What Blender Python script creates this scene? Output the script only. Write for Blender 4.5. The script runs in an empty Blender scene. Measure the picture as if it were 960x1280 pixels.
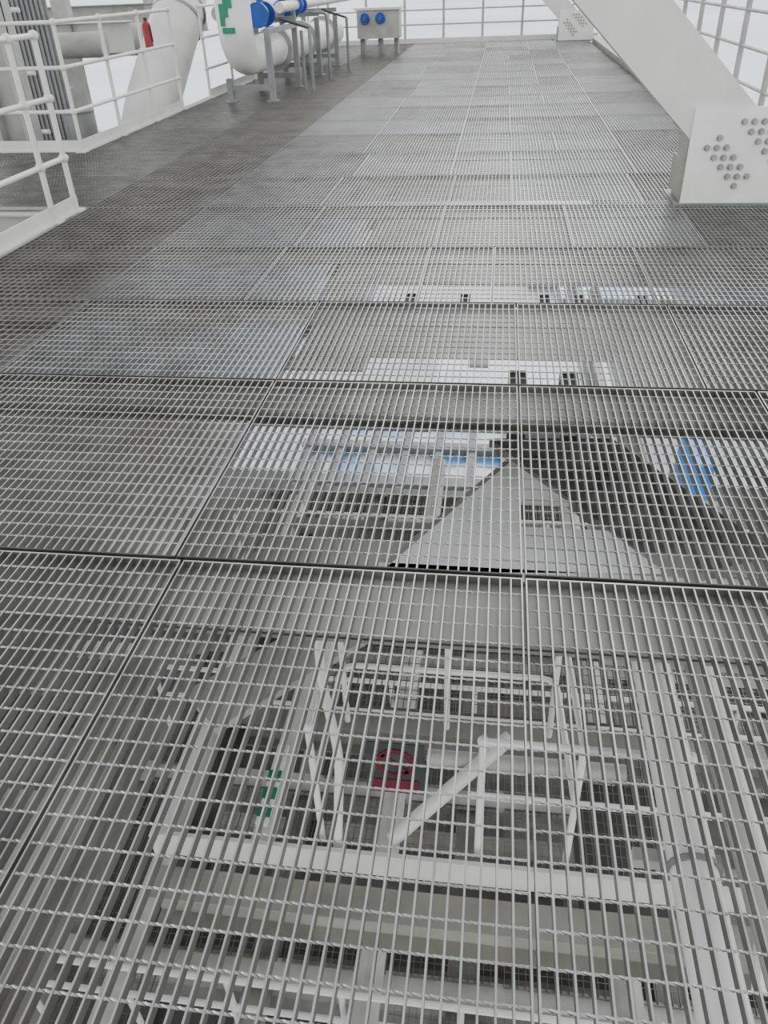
import bpy, math, random
from mathutils import Vector, Matrix
random.seed(7)
S=bpy.context.scene
# ------------------------------------------------------------ camera
cam=bpy.data.cameras.new('camera'); co=bpy.data.objects.new('camera',cam); S.collection.objects.link(co)
co.location=(0,0,1.6); co.rotation_euler=(0.96983,0.03545,0.12839)
cam.sensor_fit='VERTICAL'; cam.sensor_height=24; cam.lens=18.281; cam.clip_end=20000; cam.clip_start=.02
S.camera=co
# ------------------------------------------------------------ materials
def mat(name,c1,c2=None,scale=3,rough=.5,metal=0,bump=0,detail=4,lo=.35,hi=.65,c3=None,stain=None):
    m=bpy.data.materials.new(name); m.use_nodes=True; nt=m.node_tree; N=nt.nodes; L=nt.links
    b=N['Principled BSDF']; b.inputs['Roughness'].default_value=rough; b.inputs['Metallic'].default_value=metal
    if c2 is None: c2=tuple(c*.82 for c in c1)
    tc=N.new('ShaderNodeTexCoord'); nz=N.new('ShaderNodeTexNoise'); nz.inputs['Scale'].default_value=scale; nz.inputs['Detail'].default_value=detail
    L.new(tc.outputs['Object'],nz.inputs['Vector'])
    r=N.new('ShaderNodeValToRGB'); r.color_ramp.elements[0].position=lo; r.color_ramp.elements[1].position=hi
    r.color_ramp.elements[0].color=(*c2,1); r.color_ramp.elements[1].color=(*c1,1)
    if c3:
        e=r.color_ramp.elements.new(max(0,lo-.1)); e.color=(*c3,1)
    L.new(nz.outputs['Fac'],r.inputs['Fac']); out=r.outputs['Color']
    if stain:
        n2=N.new('ShaderNodeTexNoise'); n2.inputs['Scale'].default_value=.9; n2.inputs['Detail'].default_value=6; n2.inputs['Roughness'].default_value=.65
        L.new(tc.outputs['Object'],n2.inputs['Vector'])
        r2=N.new('ShaderNodeValToRGB'); r2.color_ramp.elements[0].position=.52; r2.color_ramp.elements[1].position=.68
        r2.color_ramp.elements[0].color=(0,0,0,1); r2.color_ramp.elements[1].color=(.7,.7,.7,1)
        L.new(n2.outputs['Fac'],r2.inputs['Fac'])
        mx=N.new('ShaderNodeMixRGB'); L.new(r2.outputs['Color'],mx.inputs['Fac']); L.new(out,mx.inputs['Color1']); mx.inputs['Color2'].default_value=(*stain,1)
        out=mx.outputs['Color']
    L.new(out,b.inputs['Base Color'])
    if bump:
        bp=N.new('ShaderNodeBump'); bp.inputs['Strength'].default_value=bump; bp.inputs['Distance'].default_value=.01
        L.new(nz.outputs['Fac'],bp.inputs['Height']); L.new(bp.outputs['Normal'],b.inputs['Normal'])
    return m
ST=(.19,.16,.125)
G1=mat('galvanised_light',(.36,.355,.335),(.26,.255,.238),6,.33,.8,c3=(.20,.17,.135),stain=ST)
G2=mat('galvanised_mid',(.30,.295,.278),(.22,.215,.20),5,.35,.8,c3=(.17,.145,.11),stain=ST)
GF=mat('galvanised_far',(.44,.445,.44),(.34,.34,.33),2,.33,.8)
G3=mat('galvanised_dull',(.25,.238,.212),(.18,.168,.146),4,.4,.65,c3=(.15,.12,.085))
GB=mat('galvanised_weathered_shade',(.17,.16,.14),(.11,.10,.085),4,.5,.4)
BEI=mat('beige_paint',(.26,.253,.215),(.19,.183,.155),2.5,.55,c3=(.16,.13,.095))
BEL=mat('light_beige_paint',(.38,.37,.325),(.29,.28,.245),2.5,.5,c3=(.23,.195,.145))
WH=mat('white_paint',(.62,.61,.56),(.55,.54,.49),3,.4)
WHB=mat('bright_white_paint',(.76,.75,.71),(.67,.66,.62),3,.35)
WHD=mat('white_paint_dirty_shaded',(.38,.375,.34),(.29,.285,.255),4,.5)
BOLT=mat('zinc_bolt',(.33,.33,.32),(.26,.26,.25),10,.4,.4)
SLATE=mat('blue_grey_sheet',(.60,.67,.77),(.47,.52,.60),.9,.22,.2)
PLATE=mat('grey_painted_plate',(.53,.525,.49),(.43,.425,.39),1.2,.4,.1)
DARK=mat('dark_steel',(.05,.047,.042),(.025,.023,.021),4,.6,.2)
RUSTY=mat('rusty_slab',(.27,.25,.215),(.11,.10,.085),7,.85,0,.6,8,c3=(.03,.027,.023))
RUST=mat('rust',(.24,.11,.045),(.12,.06,.03),20,.8)
BLUE=mat('blue_valve_paint',(.01,.07,.36),(.01,.05,.25),6,.4)
BLUEC=mat('blue_container_paint',(.02,.3,.95),(.02,.24,.8),1,.4)
GREEN=mat('green_label',(.0,.20,.10),(.0,.16,.08),6,.5)
RED=mat('red_label',(.30,.012,.02),(.22,.01,.015),8,.5)
REDD=mat('dark_red_label',(.13,.012,.02),(.09,.01,.015),8,.6)
SIGN=mat('sign_plate',(.045,.052,.05),(.03,.036,.034),8,.6)
GREY=mat('grey_paint',(.20,.21,.205),(.14,.15,.145),4,.5)
PALEB=mat('pale_blue_panels',(.16,.42,.85),(.8,.88,.95),.8,.3,lo=.45,hi=.55)
ROOFW=mat('bright_roof',(.9,.91,.92),(.75,.77,.79),.5,.5)
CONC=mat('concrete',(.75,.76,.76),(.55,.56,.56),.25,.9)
CONCD=mat('shade_darkened_slab',(.12,.118,.108),(.075,.072,.066),.5,.9)  # concrete darkened to paint in the shade beneath the platforms
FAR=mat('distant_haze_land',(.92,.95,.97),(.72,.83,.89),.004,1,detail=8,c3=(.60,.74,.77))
# ------------------------------------------------------------ mesh builder
class MB:
    def __init__(s): s.v=[];s.f=[];s.m=[];s.mats=[]
    def mi(s,m):
        if m not in s.mats: s.mats.append(m)
        return s.mats.index(m)
    def box(s,x0,x1,y0,y1,z0,z1,m):
        b=len(s.v); s.v+=[(x0,y0,z0),(x1,y0,z0),(x1,y1,z0),(x0,y1,z0),(x0,y0,z1),(x1,y0,z1),(x1,y1,z1),(x0,y1,z1)]
        for q in ((0,3,2,1),(4,5,6,7),(0,1,5,4),(1,2,6,5),(2,3,7,6),(3,0,4,7)):
            s.f.append(tuple(b+i for i in q)); s.m.append(s.mi(m))
    def obox(s,p0,p1,w,h,m,up=(0,0,1)):
        p0=Vector(p0);p1=Vector(p1);d=(p1-p0).normalized();u=Vector(up)
        r=d.cross(u).normalized(); u=r.cross(d).normalized()
        b=len(s.v)
        for p in (p0,p1):
            for a,c in ((-1,-1),(1,-1),(1,1),(-1,1)):
                s.v.append(tuple(p+r*a*w/2+u*c*h/2))
        for q in ((0,3,2,1),(4,5,6,7),(0,1,5,4),(1,2,6,5),(2,3,7,6),(3,0,4,7)):
            s.f.append(tuple(b+i for i in q)); s.m.append(s.mi(m))
    def tube(s,pts,r,m,seg=10,bend=0,cap=True):
        P=[Vector(p) for p in pts]
        if bend and len(P)>2:
            Q=[P[0]]
            for i in range(1,len(P)-1):
                a=(P[i-1]-P[i]);b=(P[i+1]-P[i]); k=min(bend,a.length*.49,b.length*.49)
                A=P[i]+a.normalized()*k;B=P[i]+b.normalized()*k
                for j in range(9):
                    t=j/8; Q.append(A*(1-t)**2+P[i]*2*t*(1-t)+B*t*t)
            Q.append(P[-1]); P=Q
        t0=(P[1]-P[0]).normalized(); n=t0.orthogonal().normalized(); b0=len(s.v)
        for i,p in enumerate(P):
            if i==0: t=t0
            elif i==len(P)-1: t=(P[i]-P[i-1]).normalized()
            else: t=((P[i+1]-P[i]).normalized()+(P[i]-P[i-1]).normalized()).normalized()
            n=(n-t*n.dot(t)).normalized(); bb=t.cross(n)
            for k in range(seg):
                a=2*math.pi*k/seg; s.v.append(tuple(p+(n*math.cos(a)+bb*math.sin(a))*r))
        mi=s.mi(m)
        for i in range(len(P)-1):
            for k in range(seg):
                k2=(k+1)%seg
                s.f.append((b0+i*seg+k,b0+i*seg+k2,b0+(i+1)*seg+k2,b0+(i+1)*seg+k)); s.m.append(mi)
        if cap:
            s.f.append(tuple(b0+k for k in reversed(range(seg)))); s.m.append(mi)
            e=b0+(len(P)-1)*seg; s.f.append(tuple(e+k for k in range(seg))); s.m.append(mi)
    def ring(s,c,axis,R,r,m,n=20):
        c=Vector(c);ax=Vector(axis).normalized();u=ax.orthogonal().normalized();w=ax.cross(u)
        s.tube([c+(u*math.cos(2*math.pi*i/n)+w*math.sin(2*math.pi*i/n))*R for i in range(n+1)],r,m,6)
    def prism(s,poly,z0,z1,m):
        b=len(s.v);n=len(poly)
        s.v+=[(x,y,z0) for x,y in poly]+[(x,y,z1) for x,y in poly]; mi=s.mi(m)
        s.f.append(tuple(b+i for i in reversed(range(n))));s.m.append(mi)
        s.f.append(tuple(b+n+i for i in range(n)));s.m.append(mi)
        for i in range(n):
            j=(i+1)%n; s.f.append((b+i,b+j,b+n+j,b+n+i));s.m.append(mi)
    def sphere(s,c,r,m,sx=1,sy=1,sz=1):
        b=len(s.v);nu,nv=14,8;mi=s.mi(m)
        for j in range(nv+1):
            ph=math.pi*j/nv
            for i in range(nu):
                th=2*math.pi*i/nu; s.v.append((c[0]+sx*r*math.sin(ph)*math.cos(th),c[1]+sy*r*math.sin(ph)*math.sin(th),c[2]+sz*r*math.cos(ph)))
        for j in range(nv):
            for i in range(nu):
                k=(i+1)%nu; s.f.append((b+j*nu+i,b+(j+1)*nu+i,b+(j+1)*nu+k,b+j*nu+k));s.m.append(mi)
    def ibeam(s,axis,a0,a1,c,zt,w,h,m,tf=.014,tw=.010,wb=None):
        wb=wb or w
        for (u0,u1,z0,z1) in ((c-w/2,c+w/2,zt-tf,zt),(c-tw/2,c+tw/2,zt-h+tf,zt-tf),(c-wb/2,c+wb/2,zt-h,zt-h+tf)):
            if axis=='x': s.box(a0,a1,u0,u1,z0,z1,m)
            else: s.box(u0,u1,a0,a1,z0,z1,m)
    def done(s,name,smooth=False,parent=None):
        me=bpy.data.meshes.new(name); me.from_pydata(s.v,[],s.f)
        for m in s.mats: me.materials.append(m)
        me.polygons.foreach_set('material_index',s.m)
        if smooth: me.shade_smooth(); me.set_sharp_from_angle(angle=math.radians(40))
        me.update(); o=bpy.data.objects.new(name,me); S.collection.objects.link(o)
        if parent: o.parent=parent
        return o
# ------------------------------------------------------------ grating floor
PITCH=.034; CP=.075
def panel(B,x0,x1,y0,y1,m,near=False,zt=0.0,dep=.030,bt=.0045,pitch=PITCH,cp=CP,band=None):
    g=.005; x0+=g;x1-=g;y0+=.011;y1-=.011
    n=max(1,round((x1-x0)/pitch)); 
    for i in range(n+1):
        x=x0+(x1-x0-bt)*i/n
        B.box(x,x+bt,y0,y1,zt-dep,zt,m)
    bd=band or m
    B.box(x0,x1,y0-.003,y0+.003,zt-dep,zt+.0005,bd); B.box(x0,x1,y1-.003,y1+.003,zt-dep,zt+.0005,m)
    nc=round((y1-y0)/cp)
    for j in range(1,nc):
        y=y0+(y1-y0)*j/nc; z=zt-.0028; h=.0026
        if not near:
            B.box(x0,x1,y-h,y+h,z-h,z+h,m)
        else:
            st=.0113; k=int((x1-x0)/st); b=len(B.v); mi=B.mi(m)
            for q in range(k+1):
                x=x0+q*(x1-x0)/k; a0=(x-x0)/pitch*math.pi
                for c in range(4):
                    a=a0+c*math.pi/2; B.v.append((x,y+math.cos(a)*.0038,z+math.sin(a)*.0034))
            for q in range(k):
                for c in range(4):
                    d=(c+1)%4; B.f.append((b+q*4+c,b+q*4+d,b+q*4+4+d,b+q*4+4+c)); B.m.append(mi)
ys=[.02,1.98,3.40,4.51,5.67,6.88]
while ys[-1]<25: ys.append(ys[-1]+1.2)
ys[-1]=26.0
B=MB()
seams=[[-2.5,-1.0,.14,1.25,2.3],[-2.5,-1.03,.14,1.2,2.3],[-2.5,-1.03,.14,.99,2.3],[-2.5,-1.5,-.45,.0,.95,2.3],[-2.5,-1.45,-.42,.55,1.45,2.3],[-2.5,-1.5,-.4,.13,1.2,2.3]]
for i in range(len(ys)-1):
    sx=seams[i] if i<6 else [-2.5,-1.5+random.uniform(-.1,.1),-.45,.13+random.choice((0,.5)),1.3,2.3]
    for a,b in zip(sx[:-1],sx[1:]):
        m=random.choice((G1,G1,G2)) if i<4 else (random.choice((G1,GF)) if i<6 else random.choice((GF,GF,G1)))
        panel(B,a,b,ys[i],ys[i+1],m,near=i<3,band=DARK if 1<=i<4 else GB)  # front end bands darkened to paint the shadow of the seam gap
        if i>2: B.box(b-.008,b+.008,ys[i],ys[i+1],-.03,-.006,GB)
    panel(B,-3.6,-2.5,ys[i],ys[i+1],G3,pitch=.05,band=GB)
for (y0,y1) in ((9.62,11.2),(11.2,12.8),(12.8,14.4),(14.4,16),(16,18),(18,20),(20,22),(22,24),(24,26)):
    panel(B,-4.9,-3.6,y0,y1,random.choice((G1,G2)),band=GB)
for (x0,x1) in ((-4.6,-3.6),(-5.6,-4.6),(-6.6,-5.6),(-7.6,-6.6),(-8.6,-7.6)):
    panel(B,x0,x1,6.9,8.25,random.choice((G1,G2,GF))); panel(B,x0,x1,8.25,9.6,random.choice((G1,G2,GF)))
B.done('floor')
# ------------------------------------------------------------ framing beams below the floor
B=MB()
for i,y in enumerate(ys[1:]):
    B.ibeam('x',-3.6,2.3,y-.14,-.036,.27,.12,BEL if i<2 else PLATE,wb=.1)
B.ibeam('y',.0,26,-2.5,-.17,.2,.4,BEI); B.ibeam('y',0,26,2.15,-.17,.2,.4,BEI)
B.ibeam('y',0,26,-3.62,-.04,.12,.4,WHD)
for x in (-5,-6,-7,-8): B.ibeam('y',6.9,9.6,x,-.04,.12,.3,BEI)
B.box(-8.5,-3.7,7.0,9.5,-.36,-.35,PLATE)
B.ibeam('x',-8.6,-3.6,6.85,-.04,.15,.4,WHD);B.ibeam('x',-8.6,-3.6,9.66,-.04,.15,.4,WHD)
B.ibeam('y',.1,1.8,-1.75,-.25,.45,.3,BEL); B.ibeam('y',.1,1.8,-1.15,-.30,.16,.2,BEL)  # pale beams added to brighten the dim gaps between the near-left bars
B.done('floor_support_beams')
B=MB()
def sh(x0,x1,y0,y1,m): B.box(x0,x1,y0,y1,-.050,-.042,m)
sh(-2.44,-1.06,2.0,3.05,PLATE)
sh(-2.40,-1.05,3.42,4.23,SLATE);sh(-2.40,-1.08,4.53,5.38,SLATE);sh(-2.40,-1.0,5.69,6.6,SLATE)
sh(-1.0,2.04,3.80,4.23,PLATE); sh(-1.04,2.04,4.98,5.38,PLATE); sh(-.96,2.04,5.72,6.6,PLATE)
sh(.60,2.04,3.42,3.78,PLATE); sh(1.08,2.04,4.53,4.97,SLATE)
sh(-1.03,-.62,3.62,3.78,PLATE); sh(-.1,.0,3.70,3.79,PLATE); sh(-1.03,-.75,4.53,4.97,PLATE)
for i in range(5,len(ys)-1):
    sh(-2.40,-1.3,ys[i]+.02,ys[i+1]-.29,SLATE)
    if i>5: sh(-1.28,2.04,ys[i]+.02+(.15 if i%3==0 else 0),ys[i+1]-.29,random.choice((SLATE,PLATE,PLATE)))
    else: sh(-1.28,2.04,ys[i]+.35,ys[i+1]-.29,PLATE)
for i in range(8,len(ys)-1): sh(-4.8,-3.65,ys[i]+.02,ys[i+1]-.05,SLATE)
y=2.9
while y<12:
    L=random.uniform(.08,.24); B.box(-2.46,-2.405,y,y+L,-.048,-.036,WHB); y+=L+random.uniform(.12,.4)  # white strips painted in for daylight glints through gaps at the girder edge
B.done('under_grating_sheet')
B=MB()  # dark blocks and mesh added to break up bright daylight in the slots
panel(B,-1.0,-.28,3.42,3.78,GB,zt=-.25,pitch=.05,cp=.05)
for x in (.10,.36): B.box(x,x+.09,3.42,3.79,-.3,-.1,DARK)
B.box(.45,.60,3.42,3.60,-.25,-.2,BEI)
for x in (-.55,-.2,.3,.52,.9): B.box(x,x+.06,4.53,4.97,-.3,-.1,DARK)
B.box(-.75,-.3,4.53,4.8,-.3,-.25,BEI); B.box(-.2,.3,4.72,4.80,-.2,-.15,DARK)
B.done('added_slot_blocks')
B=MB()
for i in range(2,len(ys)-1): B.box(-3.5,-2.62,ys[i]+.02,ys[i+1]-.29,-.30,-.29,GB)  # sheet added to paint the darkness below the open left strip
B.box(-3.5,-2.62,.1,3.1,-.30,-.29,GB)
for x in (-3.2,-2.9): B.box(x,x+.03,.1,26,-.29,-.22,BEI)
B.done('shade_sheet_below_floor')
B=MB()
for y in (1.985,3.405):
    x=-2.4
    while x<1.0:
        l=random.uniform(.02,.12); B.box(x,x+l,y-.012,y+.002,-.034,-.028,RUST); x+=l+random.uniform(.05,.4)
B.done('rust_debris')
# ------------------------------------------------------------ bracing node just under floor
B=MB()
A,T,C=(-.40,2.46),(.13,3.38),(.74,2.54)
hx0,hx1,hy0,hy1=.17,.49,2.82,3.02
zt=-.40;zb=-.42
def onL(y): t=(y-A[1])/(T[1]-A[1]); return A[0]+(T[0]-A[0])*t
def onR(y): t=(y-C[1])/(T[1]-C[1]); return C[0]+(T[0]-C[0])*t
B.prism([A,C,(onR(hy0),hy0),(onL(hy0),hy0)],zb,zt,WHB)
B.prism([(onL(hy0),hy0),(hx0,hy0),(hx0,hy1),(onL(hy1),hy1)],zb,zt,WHB)
B.prism([(onL(hy1),hy1),(onR(hy1),hy1),T],zb,zt,WHB)
B.box(-.42,.8,2.36,2.52,-.46,-.40,WH)
B.box(-1.0,.9,2.60,2.80,-.62,-.50,BEL)
B.obox((-.46,2.4,-.5),(.12,3.4,-.5),.05,.16,BEI)
B.done('brace_node_plate')
B=MB()
B.prism([(.02,4.14),(.74,4.19),(1.40,3.10),(.87,2.90)],-.76,-.70,RUSTY)
B.done('rusty_steel_plate')
# ------------------------------------------------------------ lower level L1 (z=-3.1)
ZL=-3.1
B=MB()
B.box(-2.05,2.6,2.80,2.83,ZL-.12,ZL+.1,WH)
B.ibeam('x',-2.05,2.6,2.62,ZL-.14,.22,.35,BEI)
B.box(-2.12,-1.98,2.83,7.0,ZL-.2,ZL+.03,WHB)
B.box(-1.98,-1.80,2.83,7.0,ZL-.3,ZL-.2,GB)
B.box(-1.42,-1.30,2.83,5.2,ZL-.1,ZL+.05,WH)
for y in (4.0,5.2,6.6): B.ibeam('x',-2,2.6,y,ZL-.05,.18,.3,BEI)
B.obox((-1.9,3.5,-2.6),(-.5,5.0,-2.6),.45,.06,WHD)
panel(B,.75,1.33,2.85,3.9,G2,zt=ZL,pitch=.045,cp=.08)
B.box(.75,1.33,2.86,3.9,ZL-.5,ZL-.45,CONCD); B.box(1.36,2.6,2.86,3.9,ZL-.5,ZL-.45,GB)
B.box(-1.28,.7,2.9,3.3,ZL-.9,ZL-.85,GB)
for (a,b) in ((-1.3,-.2),(-.2,.8),(.8,1.8)):
    panel(B,a,b,4.1,5.1,G3,zt=ZL,pitch=.05,cp=.1); panel(B,a,b,5.3,6.5,G3,zt=ZL,pitch=.05,cp=.1)
lp=B.done('lower_platform')
B=MB()
R=.022
for zz in (-2.0,-2.5):
    B.tube([(-.96,2.95,zz),(-.96,3.95,zz),(.56,3.95,zz),(.62,2.95,zz)],R,WHB,8,.12)
B.tube([(.62,2.95,-2.0),(1.9,2.95,-2.0)],R,WHB,8); B.tube([(.0,2.95,-2.5),(2.3,2.95,-2.5)],R,WHB,8)
B.tube([(.06,2.95,-2.0),(2.2,2.95,-2.0)],R,WHB,8)
for (x,y) in ((-.96,2.95),(-.96,3.95),(-.2,3.95),(.56,3.95),(.06,2.95),(.62,2.95),(1.2,2.95),(1.9,2.95)):
    B.tube([(x,y,ZL),(x,y,-1.98)],R,WHB,8); B.sphere((x,y,-2.0),.035,WHB)
B.tube([(-.85,2.9,-3.1),(-.8,3.0,-2.3),(-.95,3.3,-1.9),(-1.0,3.6,-1.7)],.03,WHB,8,.15)
B.done('lower_handrail',True,lp)
B=MB(); B.tube([(-.5,2.95,-3.05),(.25,3.5,-2.6)],.05,WH,12); B.tube([(-.3,3.4,-2.75),(1.0,3.4,-2.75)],.055,WHD,12); B.done('diagonal_brace_pipe',True,lp)
B=MB()
B.box(-.62,-.27,2.90,2.908,-2.47,-2.02,SIGN)
for i in range(24):
    a=2*math.pi*i/24;b2=2*math.pi*(i+1)/24
    B.obox((-.445+.10*math.cos(a),2.896,-2.19+.11*math.sin(a)),(-.445+.10*math.cos(b2),2.896,-2.19+.11*math.sin(b2)),.006,.035,REDD,up=(math.cos(a),0,math.sin(a)))
B.obox((-.52,2.896,-2.12),(-.37,2.896,-2.27),.006,.03,REDD,up=(1,0,1))
B.box(-.58,-.31,2.893,2.899,-2.46,-2.34,REDD)
B.done('prohibition_sign')
B=MB()
B.tube([(.90,1.2,-1.4),(.90,9,-1.4)],.095,WHB,16);B.tube([(1.16,1.2,-1.45),(1.16,9,-1.45)],.07,WH,16)
B.tube([(1.4,1.6,-1.9),(1.75,3.9,-1.3)],.045,WHB,12)
for y in (1.9,3.1,4.6):
    B.ring((.90,y,-1.4),(0,1,0),.10,.014,GREY); 
    B.box(.7,1.7,y+.1,y+.16,-1.58,-1.52,WHD)
B.done('pipe_run_below',True)
B=MB()
B.tube([(1.35,1.9,-2.3),(1.62,2.8,-2.3)],.03,WHB,8);B.tube([(1.75,1.9,-2.3),(2.0,2.8,-2.3)],.03,WHB,8)
for i in range(5):
    t=i/4; B.tube([(1.35+.27*t,1.9+.9*t,-2.3),(1.75+.25*t,1.9+.9*t,-2.3)],.018,WHB,6)
B.done('lower_ladder',True)
B=MB(); B.box(-1.41,-1.33,2.95,3.6,ZL+.06,ZL+.10,WHB)
for i in range(3): B.box(-1.415,-1.325,3.0+i*.14,3.09+i*.14,ZL+.09,ZL+.106,GREEN)
B.done('green_striped_marker')
# ------------------------------------------------------------ lower level L2 (z=-6.5)
Z2=-6.5
B=MB()
for i in range(8):
    for j in range(5):
        if random.random()<.8: panel(B,-4+i*1.1,-2.95+i*1.1,1.5+j*2.2,3.5+j*2.2,random.choice((G3,GB,G3)),zt=Z2,pitch=.07,cp=.14)
for j in range(6): B.ibeam('x',-5,4.3,1.4+j*2.2,Z2-.03,.3,.5,random.choice((WHD,BEI,BEI)))
for x in (-4.1,-2,-.0,2,4.2): B.ibeam('y',0,12.6,x,Z2-.1,.3,.5,BEI)
for x in (-3,-.8,1.4):
    B.tube([(x,2,Z2+.9),(x,12,Z2+.9)],.12,WHD,12)
for y in (3,6.5,10):
    B.tube([(-4,y,Z2+1.1),(4,y,Z2+1.1)],.03,WH,8);B.tube([(-4,y,Z2+.6),(4,y,Z2+.6)],.03,WH,8)
    for x in range(-4,5): B.tube([(x,y,Z2),(x,y,Z2+1.1)],.03,WH,8)
B.done('second_lower_platform')
B=MB()
for k in range(4): B.box(-8+k*4,-4+k*4,1+k,13,-9.6-.1*k,-9.4-.1*k,random.choice((CONCD,GB,CONCD)))
for k in range(8): B.box(-8,8,k*1.7,k*1.7+.2,-9.3,-9.0,random.choice((BEI,WHD,DARK)))
B.done('third_lower_platform')
B=MB()
B.box(-5.5,0.6,16.5,22.5,-10.6,-10.4,PALEB)
for i in range(7): B.box(-5.5+i*1.0,-5.30+i*1.0,16.4,22.6,-10.4,-10.2,GREY)
for j in range(4): B.box(-5.6,.7,16.4+j*2,16.8+j*2,-10.4,-10.15,GREY)
B.box(-5.5,.6,16.5,22.5,-13.9,-10.6,WHD)
B.done('skylight_roof')
B=MB(); B.box(6.0,6.5,20.0,22.3,-11.5,-10.2,BLUEC); B.box(5.9,6.6,19.9,22.4,-13.9,-11.5,GREY); B.done('blue_container')
B=MB()
for k in range(10):
    x=random.uniform(-14,10);y=26+k*5; w=random.uniform(3,8); h=random.uniform(1.5,5)
    B.box(x,x+w,y,y+3,-13.9,-14+h,GREY); B.box(x-.1,x+w+.1,y-.1,y+3.1,-14+h,-13.9+h,random.choice((ROOFW,PALEB,ROOFW)))
B.done('plant_buildings')
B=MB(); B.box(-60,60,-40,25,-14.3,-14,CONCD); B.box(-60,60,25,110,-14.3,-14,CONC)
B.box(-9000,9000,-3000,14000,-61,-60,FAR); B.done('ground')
# ------------------------------------------------------------ handrails
def rail(name,pts,heights,posts,r=.022,toe=True,m=WH):
    B=MB()
    for h in heights:
        B.tube([(x,y,h) for x,y in pts],r,m,10,.08)
    for (x,y) in posts:
        B.tube([(x,y,-.1),(x,y,heights[-1])],r*1.1,m,10)
        for h in heights: B.sphere((x,y,h),r*1.8,m)
        B.box(x-.06,x+.06,y-.06,y+.06,-.01,.012,m)
    if toe:
        for a,b in zip(pts[:-1],pts[1:]): B.obox((a[0],a[1],.06),(b[0],b[1],.06),.012,.13,m)
        for a,b in zip(pts[:-1],pts[1:]): B.obox((a[0],a[1],.01),(b[0],b[1],.01),.09,.012,m)
    return B.done(name,True)
rail('handrail',[(-3.66,.5),(-3.66,6.8)],[.43,.88,1.32],[(-3.66,y) for y in (6.75,6.35,4.9,3.4,1.9)])
rail('handrail',[(-8.6,9.75),(-4.95,9.62),(-4.95,13.2)],[.43,.88,1.32],[(-4.95,9.62),(-4.95,10.8),(-4.95,12.0),(-4.95,13.2),(-6.2,9.7),(-7.4,9.72)])
rail('handrail',[(-4.95,14.6),(-4.95,25.5)],[.43,.88,1.32],[(-4.95,14.6+1.4*i) for i in range(8)])
# ------------------------------------------------------------ perimeter fence
zs=[.1,.45,.8,1.15,1.5,1.85,2.2]
B=MB(); x=-5.0
while x<=2.65:
    B.tube([(x,26.05,-.3),(x,26.05,2.4)],.035,WHD,8); x+=1.1
for z in zs: B.tube([(-5.0,26.05,z),(2.6,26.05,z)],.02,WHD,6)
B.box(-5.0,2.6,26.0,26.02,0,.12,WH)
B.done('perimeter_fence',True)
B=MB(); y=6.0
while y<26.1:
    B.tube([(2.75,y,-.5),(2.75,y,2.4)],.034,WHD,8); y+=1.25
for z in zs: B.tube([(2.75,4.0,z),(2.75,26.05,z)],.02,WHD,6)
B.done('perimeter_fence',True)
B=MB()
B.box(2.36,2.46,7.5,24.9,-.25,.10,BEI)
B.box(2.30,2.56,7.5,24.9,.10,.115,WHD)
B.done('edge_curb')
# ------------------------------------------------------------ brace frames w/ gusset
def frame(y):
    e=bpy.data.objects.new('diagonal_brace_frame',None); S.collection.objects.link(e); e.location=(0,y,0)
    B=MB(); B.box(1.47,2.40,0,.03,0.0,.70,WHB); B.done('gusset_plate',parent=e)
    B=MB()
    B.box(1.44,1.47,.03,.42,.06,.32,BEI); B.box(1.47,2.3,.06,.42,0,.62,BEI)
    B.box(1.42,2.4,-.02,.5,-.02,.012,GREY)
    B.done('column_stub',parent=e)
    B=MB()
    d=Vector((-.72,0,.69)).normalized()
    c=Vector((1.66,.22,.62)); u=Vector((d.z,0,-d.x))
    p0=c-d*.35; p1=c+d*4.0; W_=.47
    B.obox(p0,p1,.34,.03,WH,up=u)
    for s_ in (-1,1):
        B.obox(p0+u*s_*(W_/2-.012),p1+u*s_*(W_/2-.012),.36,.024,WHD if s_<0 else WHB,up=u)  # brace underside darkened in its colour as shade, top flange kept brighter
    for yy in (.04,.40):
        q0=Vector((p0.x,yy,p0.z));q1=Vector((p1.x,yy,p1.z)); B.obox(q0,q1,.02,W_,WH,up=u)
    B.done('diagonal_brace',parent=e)
    B=MB()
    def bolt(x,z):
        B.tube([(x,0,z),(x,-.008,z)],.025,BOLT,16); B.tube([(x,-.008,z),(x,-.036,z)],.017,BOLT,6)
    dd=Vector((.064,-.070)); ee=Vector((.082,.070))
    for i in range(5):
        for j in range(2):
            bolt(1.60+dd.x*i+ee.x*j,.42+dd.y*i+ee.y*j)
            if .60+dd.y*i+ee.y*j<.66: bolt(1.84+dd.x*i+ee.x*j,.60+dd.y*i+ee.y*j)
        if i<4:
            bolt(1.60+dd.x*(i+.5)+ee.x*.5,.42+dd.y*(i+.5)+ee.y*.5)
            bolt(1.84+dd.x*(i+.5)+ee.x*.5,.60+dd.y*(i+.5)+ee.y*.5)
    B.done('bolts',parent=e)
frame(6.85); frame(25.2)
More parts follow.
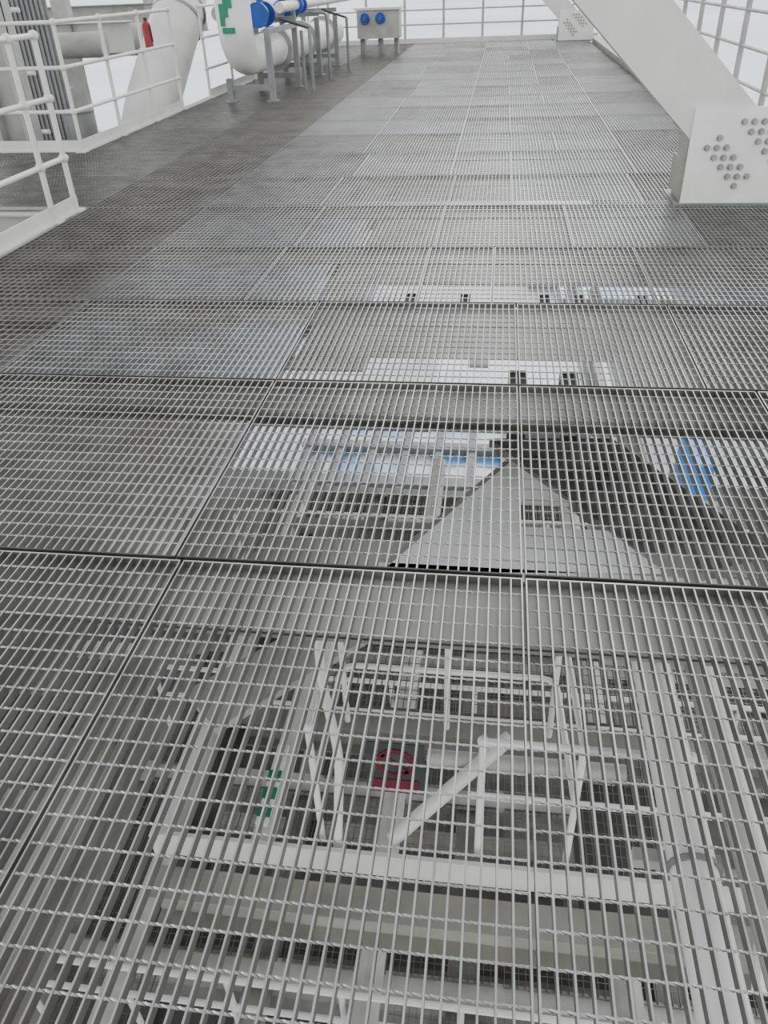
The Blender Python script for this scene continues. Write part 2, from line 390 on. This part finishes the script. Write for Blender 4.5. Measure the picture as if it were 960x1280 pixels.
# ------------------------------------------------------------ piping skid upper left
sk=bpy.data.objects.new('piping_skid',None); S.collection.objects.link(sk)
B=MB()
B.tube([(-4.28,14.3,4),(-4.28,14.3,.58),(-4.05,21.5,.58)],.28,WHB,28,.55)
for y in (16.4,18.4,20.4): 
    B.tube([(-4.28+(y-14.3)*.032,y-.05,.58),(-4.28+(y-14.3)*.032,y+.05,.58)],.36,WHD,24)
for z in (1.9,): B.tube([(-4.28,14.3,z),(-4.28,14.3,z+.02)],.295,GREY,24)
for k in range(4):
    B.box(-4.42+k*.07,-4.35+k*.07,14.0,14.03,1.05+k*.12,1.35+k*.12,GREEN)
B.box(-4.40,-4.2,14.0,14.03,.95,1.03,GREEN)
B.done('elbow_pipe',True,sk)
B=MB()
for y in (13.9,15.8,17.8,19.8):
    for x,h in ((-4.36,.34 if y<14 else 1.1),(-3.66,1.0)):
        B.box(x-.045,x+.045,y-.045,y+.045,0,h,GREY)
        B.box(x-.09,x+.09,y-.09,y+.09,0,.02,GREY)
    B.box(-4.40,-3.62,y-.04,y+.04,.16,.24,GREY)
    if y>14: B.box(-4.40,-3.62,y-.04,y+.04,1.02,1.10,GREY)
    else: B.box(-3.71,-3.62,y-.03,y+2,.93,1.0,GREY)
B.done('pipe_supports',False,sk)
B=MB()
B.tube([(-4.7,14.8,1.2),(-4.7,22,1.2)],.11,WHD,14)
B.tube([(-3.7,15,1.25),(-3.7,22,1.25)],.08,WH,14)
B.tube([(-3.7,16,1.25),(-3.7,16,.0)],.04,GREY,10); B.tube([(-3.45,15.4,.9),(-3.45,15.4,0)],.03,GREY,8)
B.tube([(-3.55,17,1.1),(-3.3,17,1.1),(-3.3,17,.0)],.03,GREY,8,.1); B.tube([(-4.1,15.2,1.15),(-4.1,17.5,1.15)],.1,WHD,12)
for y in (14.9,18.6): B.tube([(-3.2,y,.95),(-3.2,y,.0)],.03,GREY,8); B.tube([(-3.2,y,.95),(-3.7,y,1.1)],.02,DARK,8)
B.done('small_bore_pipes',True,sk)
def valve(x,y,z,r=.2):
    B=MB(); B.sphere((x,y,z),r*.75,BLUE,1,1.1,1)
    for s_ in (-1,1): B.tube([(x,y+s_*r,z),(x,y+s_*r*1.25,z)],r*.95,BLUE,18)
    B.tube([(x,y,z),(x,y,z+r*1.9)],r*.3,BLUE,10); B.ring((x,y,z+r*2),(0,0,1),r*1.0,r*.12,BLUE)
    for k in range(3):
        a=k*math.pi/3; B.tube([(x+r*math.cos(a),y+r*math.sin(a),z+r*2),(x-r*math.cos(a),y-r*math.sin(a),z+r*2)],r*.07,BLUE,6)
    B.done('valve',True,sk)
valve(-4.1,15.3,1.15,.20); valve(-4.05,16.9,1.15,.2); valve(-3.7,16.4,1.25,.15)
B=MB()
B.box(-3.6,-2.55,22.4,22.9,.35,.95,WHD)
for x in (-3.5,-3.05,-2.65): B.box(x-.05,x+.05,22.5,22.8,0,.35,GREY)
for x in (-3.38,-3.0): 
    B.ring((x,22.3,.78),(0,1,0),.10,.028,BLUE); B.tube([(x,22.4,.78),(x,22.2,.78)],.05,BLUE,10)
    for k in range(3):
        a=k*math.pi/3; B.tube([(x+.1*math.cos(a),22.3,.78+.1*math.sin(a)),(x-.1*math.cos(a),22.3,.78-.1*math.sin(a))],.012,BLUE,6)
B.box(-3.65,-2.5,22.35,22.95,.95,1.0,WH)
B.done('valve_cabinet')
B=MB()
B.tube([(-6.35,14.0,-1.7),(-6.2,14.6,-.4),(-6.05,17.2,1.5),(-6.0,18.5,4.5)],.46,WH,28,.9)
for t in (0,.25): B.tube([(-6.08,16.6+t,1.03+t*.73),(-6.078,16.65+t,1.07+t*.73)],.49,GREY,28)
B.done('large_inclined_pipe',True)
B=MB()
B.box(-12,-6.9,10.0,10.8,-1.2,-.9,WHD); B.box(-8.5,-6.95,11.4,12.4,-1.5,-.5,WHD)
B.ibeam('x',-12,-6.95,13.6,.3,.3,.5,WHD); B.ibeam('x',-12,-6.95,16.5,1.1,.35,.5,WH); B.ibeam('x',-12,-6.95,21,1.3,.35,.6,WHD)
B.tube([(-12,15.2,.8),(-6.95,15.2,.8)],.2,WHD,16);B.tube([(-12,18.5,.7),(-6.95,18.5,.7)],.3,WHD,16)
for y in (13.6,16.5,21): B.box(-8.4,-8.1,y-.1,y+.1,-1.74,4,WHD)
for z in (-.2,.6,1.4): B.tube([(-12,12.6,z),(-6.95,12.6,z)],.035,WH,8)
B.done('equipment_frame',True)
B=MB(); B.box(-5.2,-5.02,9.8,26,-.5,-.05,WHD); B.done('edge_girder')
B=MB()
B.box(-13,-5.2,9.8,25,-2.05,-2.0,GREY)
for i in range(12): B.box(-13,-5.3,9.9+i*1.2,10.05+i*1.2,-2.0,-1.75,BEI)
B.done('lower_side_deck')
B=MB(); B.box(-13,-3.8,-1,6.7,-1.65,-1.6,BEI)
for i in range(6): B.box(-13,-3.8,0+i*1.2,.15+i*1.2,-1.6,-1.35,WHD)
B.done('lower_side_deck')
B=MB()
for i in range(16):
    x=-7.95+i*.075; B.box(x,x+.04,13.0,13.04,-1.74,4,GREY); B.box(x+.04,x+.075,13.03,13.07,-1.74,4,GREY)
B.done('corrugated_cladding')
B=MB(); 
B.box(-6.75,-6.72,10.9,11.3,-1.74,4,WHD);B.box(-6.75,-6.35,11.08,11.11,-1.74,4,WHD);B.box(-6.38,-6.35,10.9,11.3,-1.74,4,WHD)
B.done('steel_column')
B=MB(); B.tube([(-5.7,11.2,-.5),(-5.7,11.2,.25)],.2,GREY,20); B.ring((-5.7,11.2,.25),(0,0,1),.2,.02,GREY); B.ring((-5.7,11.2,-.1),(0,0,1),.2,.012,GREY); 
for a in (-.12,.12): B.tube([(-5.7+a,11.2,-.5),(-5.7+a,11.2,-1.74)],.03,GREY,8)
B.done('metal_drum',True)
B=MB(); B.tube([(-5.08,12.6,.85),(-5.08,12.6,1.15)],.06,RED,14); B.sphere((-5.08,12.6,1.15),.06,RED); B.tube([(-5.08,12.6,1.1),(-5.08,12.6,1.25)],.025,DARK,8); B.tube([(-5.08,12.6,1.22),(-5.02,12.58,1.15),(-5.01,12.58,.95)],.012,DARK,6); B.done('fire_extinguisher',True)
# ------------------------------------------------------------ light
W=bpy.data.worlds.new('overcast_sky'); S.world=W; W.use_nodes=True
nt=W.node_tree; bg=nt.nodes['Background']
tc=nt.nodes.new('ShaderNodeTexCoord'); sp=nt.nodes.new('ShaderNodeSeparateXYZ'); rp=nt.nodes.new('ShaderNodeValToRGB')
nt.links.new(tc.outputs['Generated'],sp.inputs[0]); nt.links.new(sp.outputs['Z'],rp.inputs['Fac'])
rp.color_ramp.elements[0].position=0; rp.color_ramp.elements[0].color=(1,1,1,1); rp.color_ramp.elements[1].position=.75; rp.color_ramp.elements[1].color=(.44,.47,.51,1)
nt.links.new(rp.outputs['Color'],bg.inputs['Color']); bg.inputs[1].default_value=2.9
sl=bpy.data.lights.new('soft_sun','SUN'); sl.energy=1.2; sl.angle=math.radians(40); so=bpy.data.objects.new('soft_sun',sl); S.collection.objects.link(so)
so.rotation_euler=(math.radians(-58),math.radians(12),0)
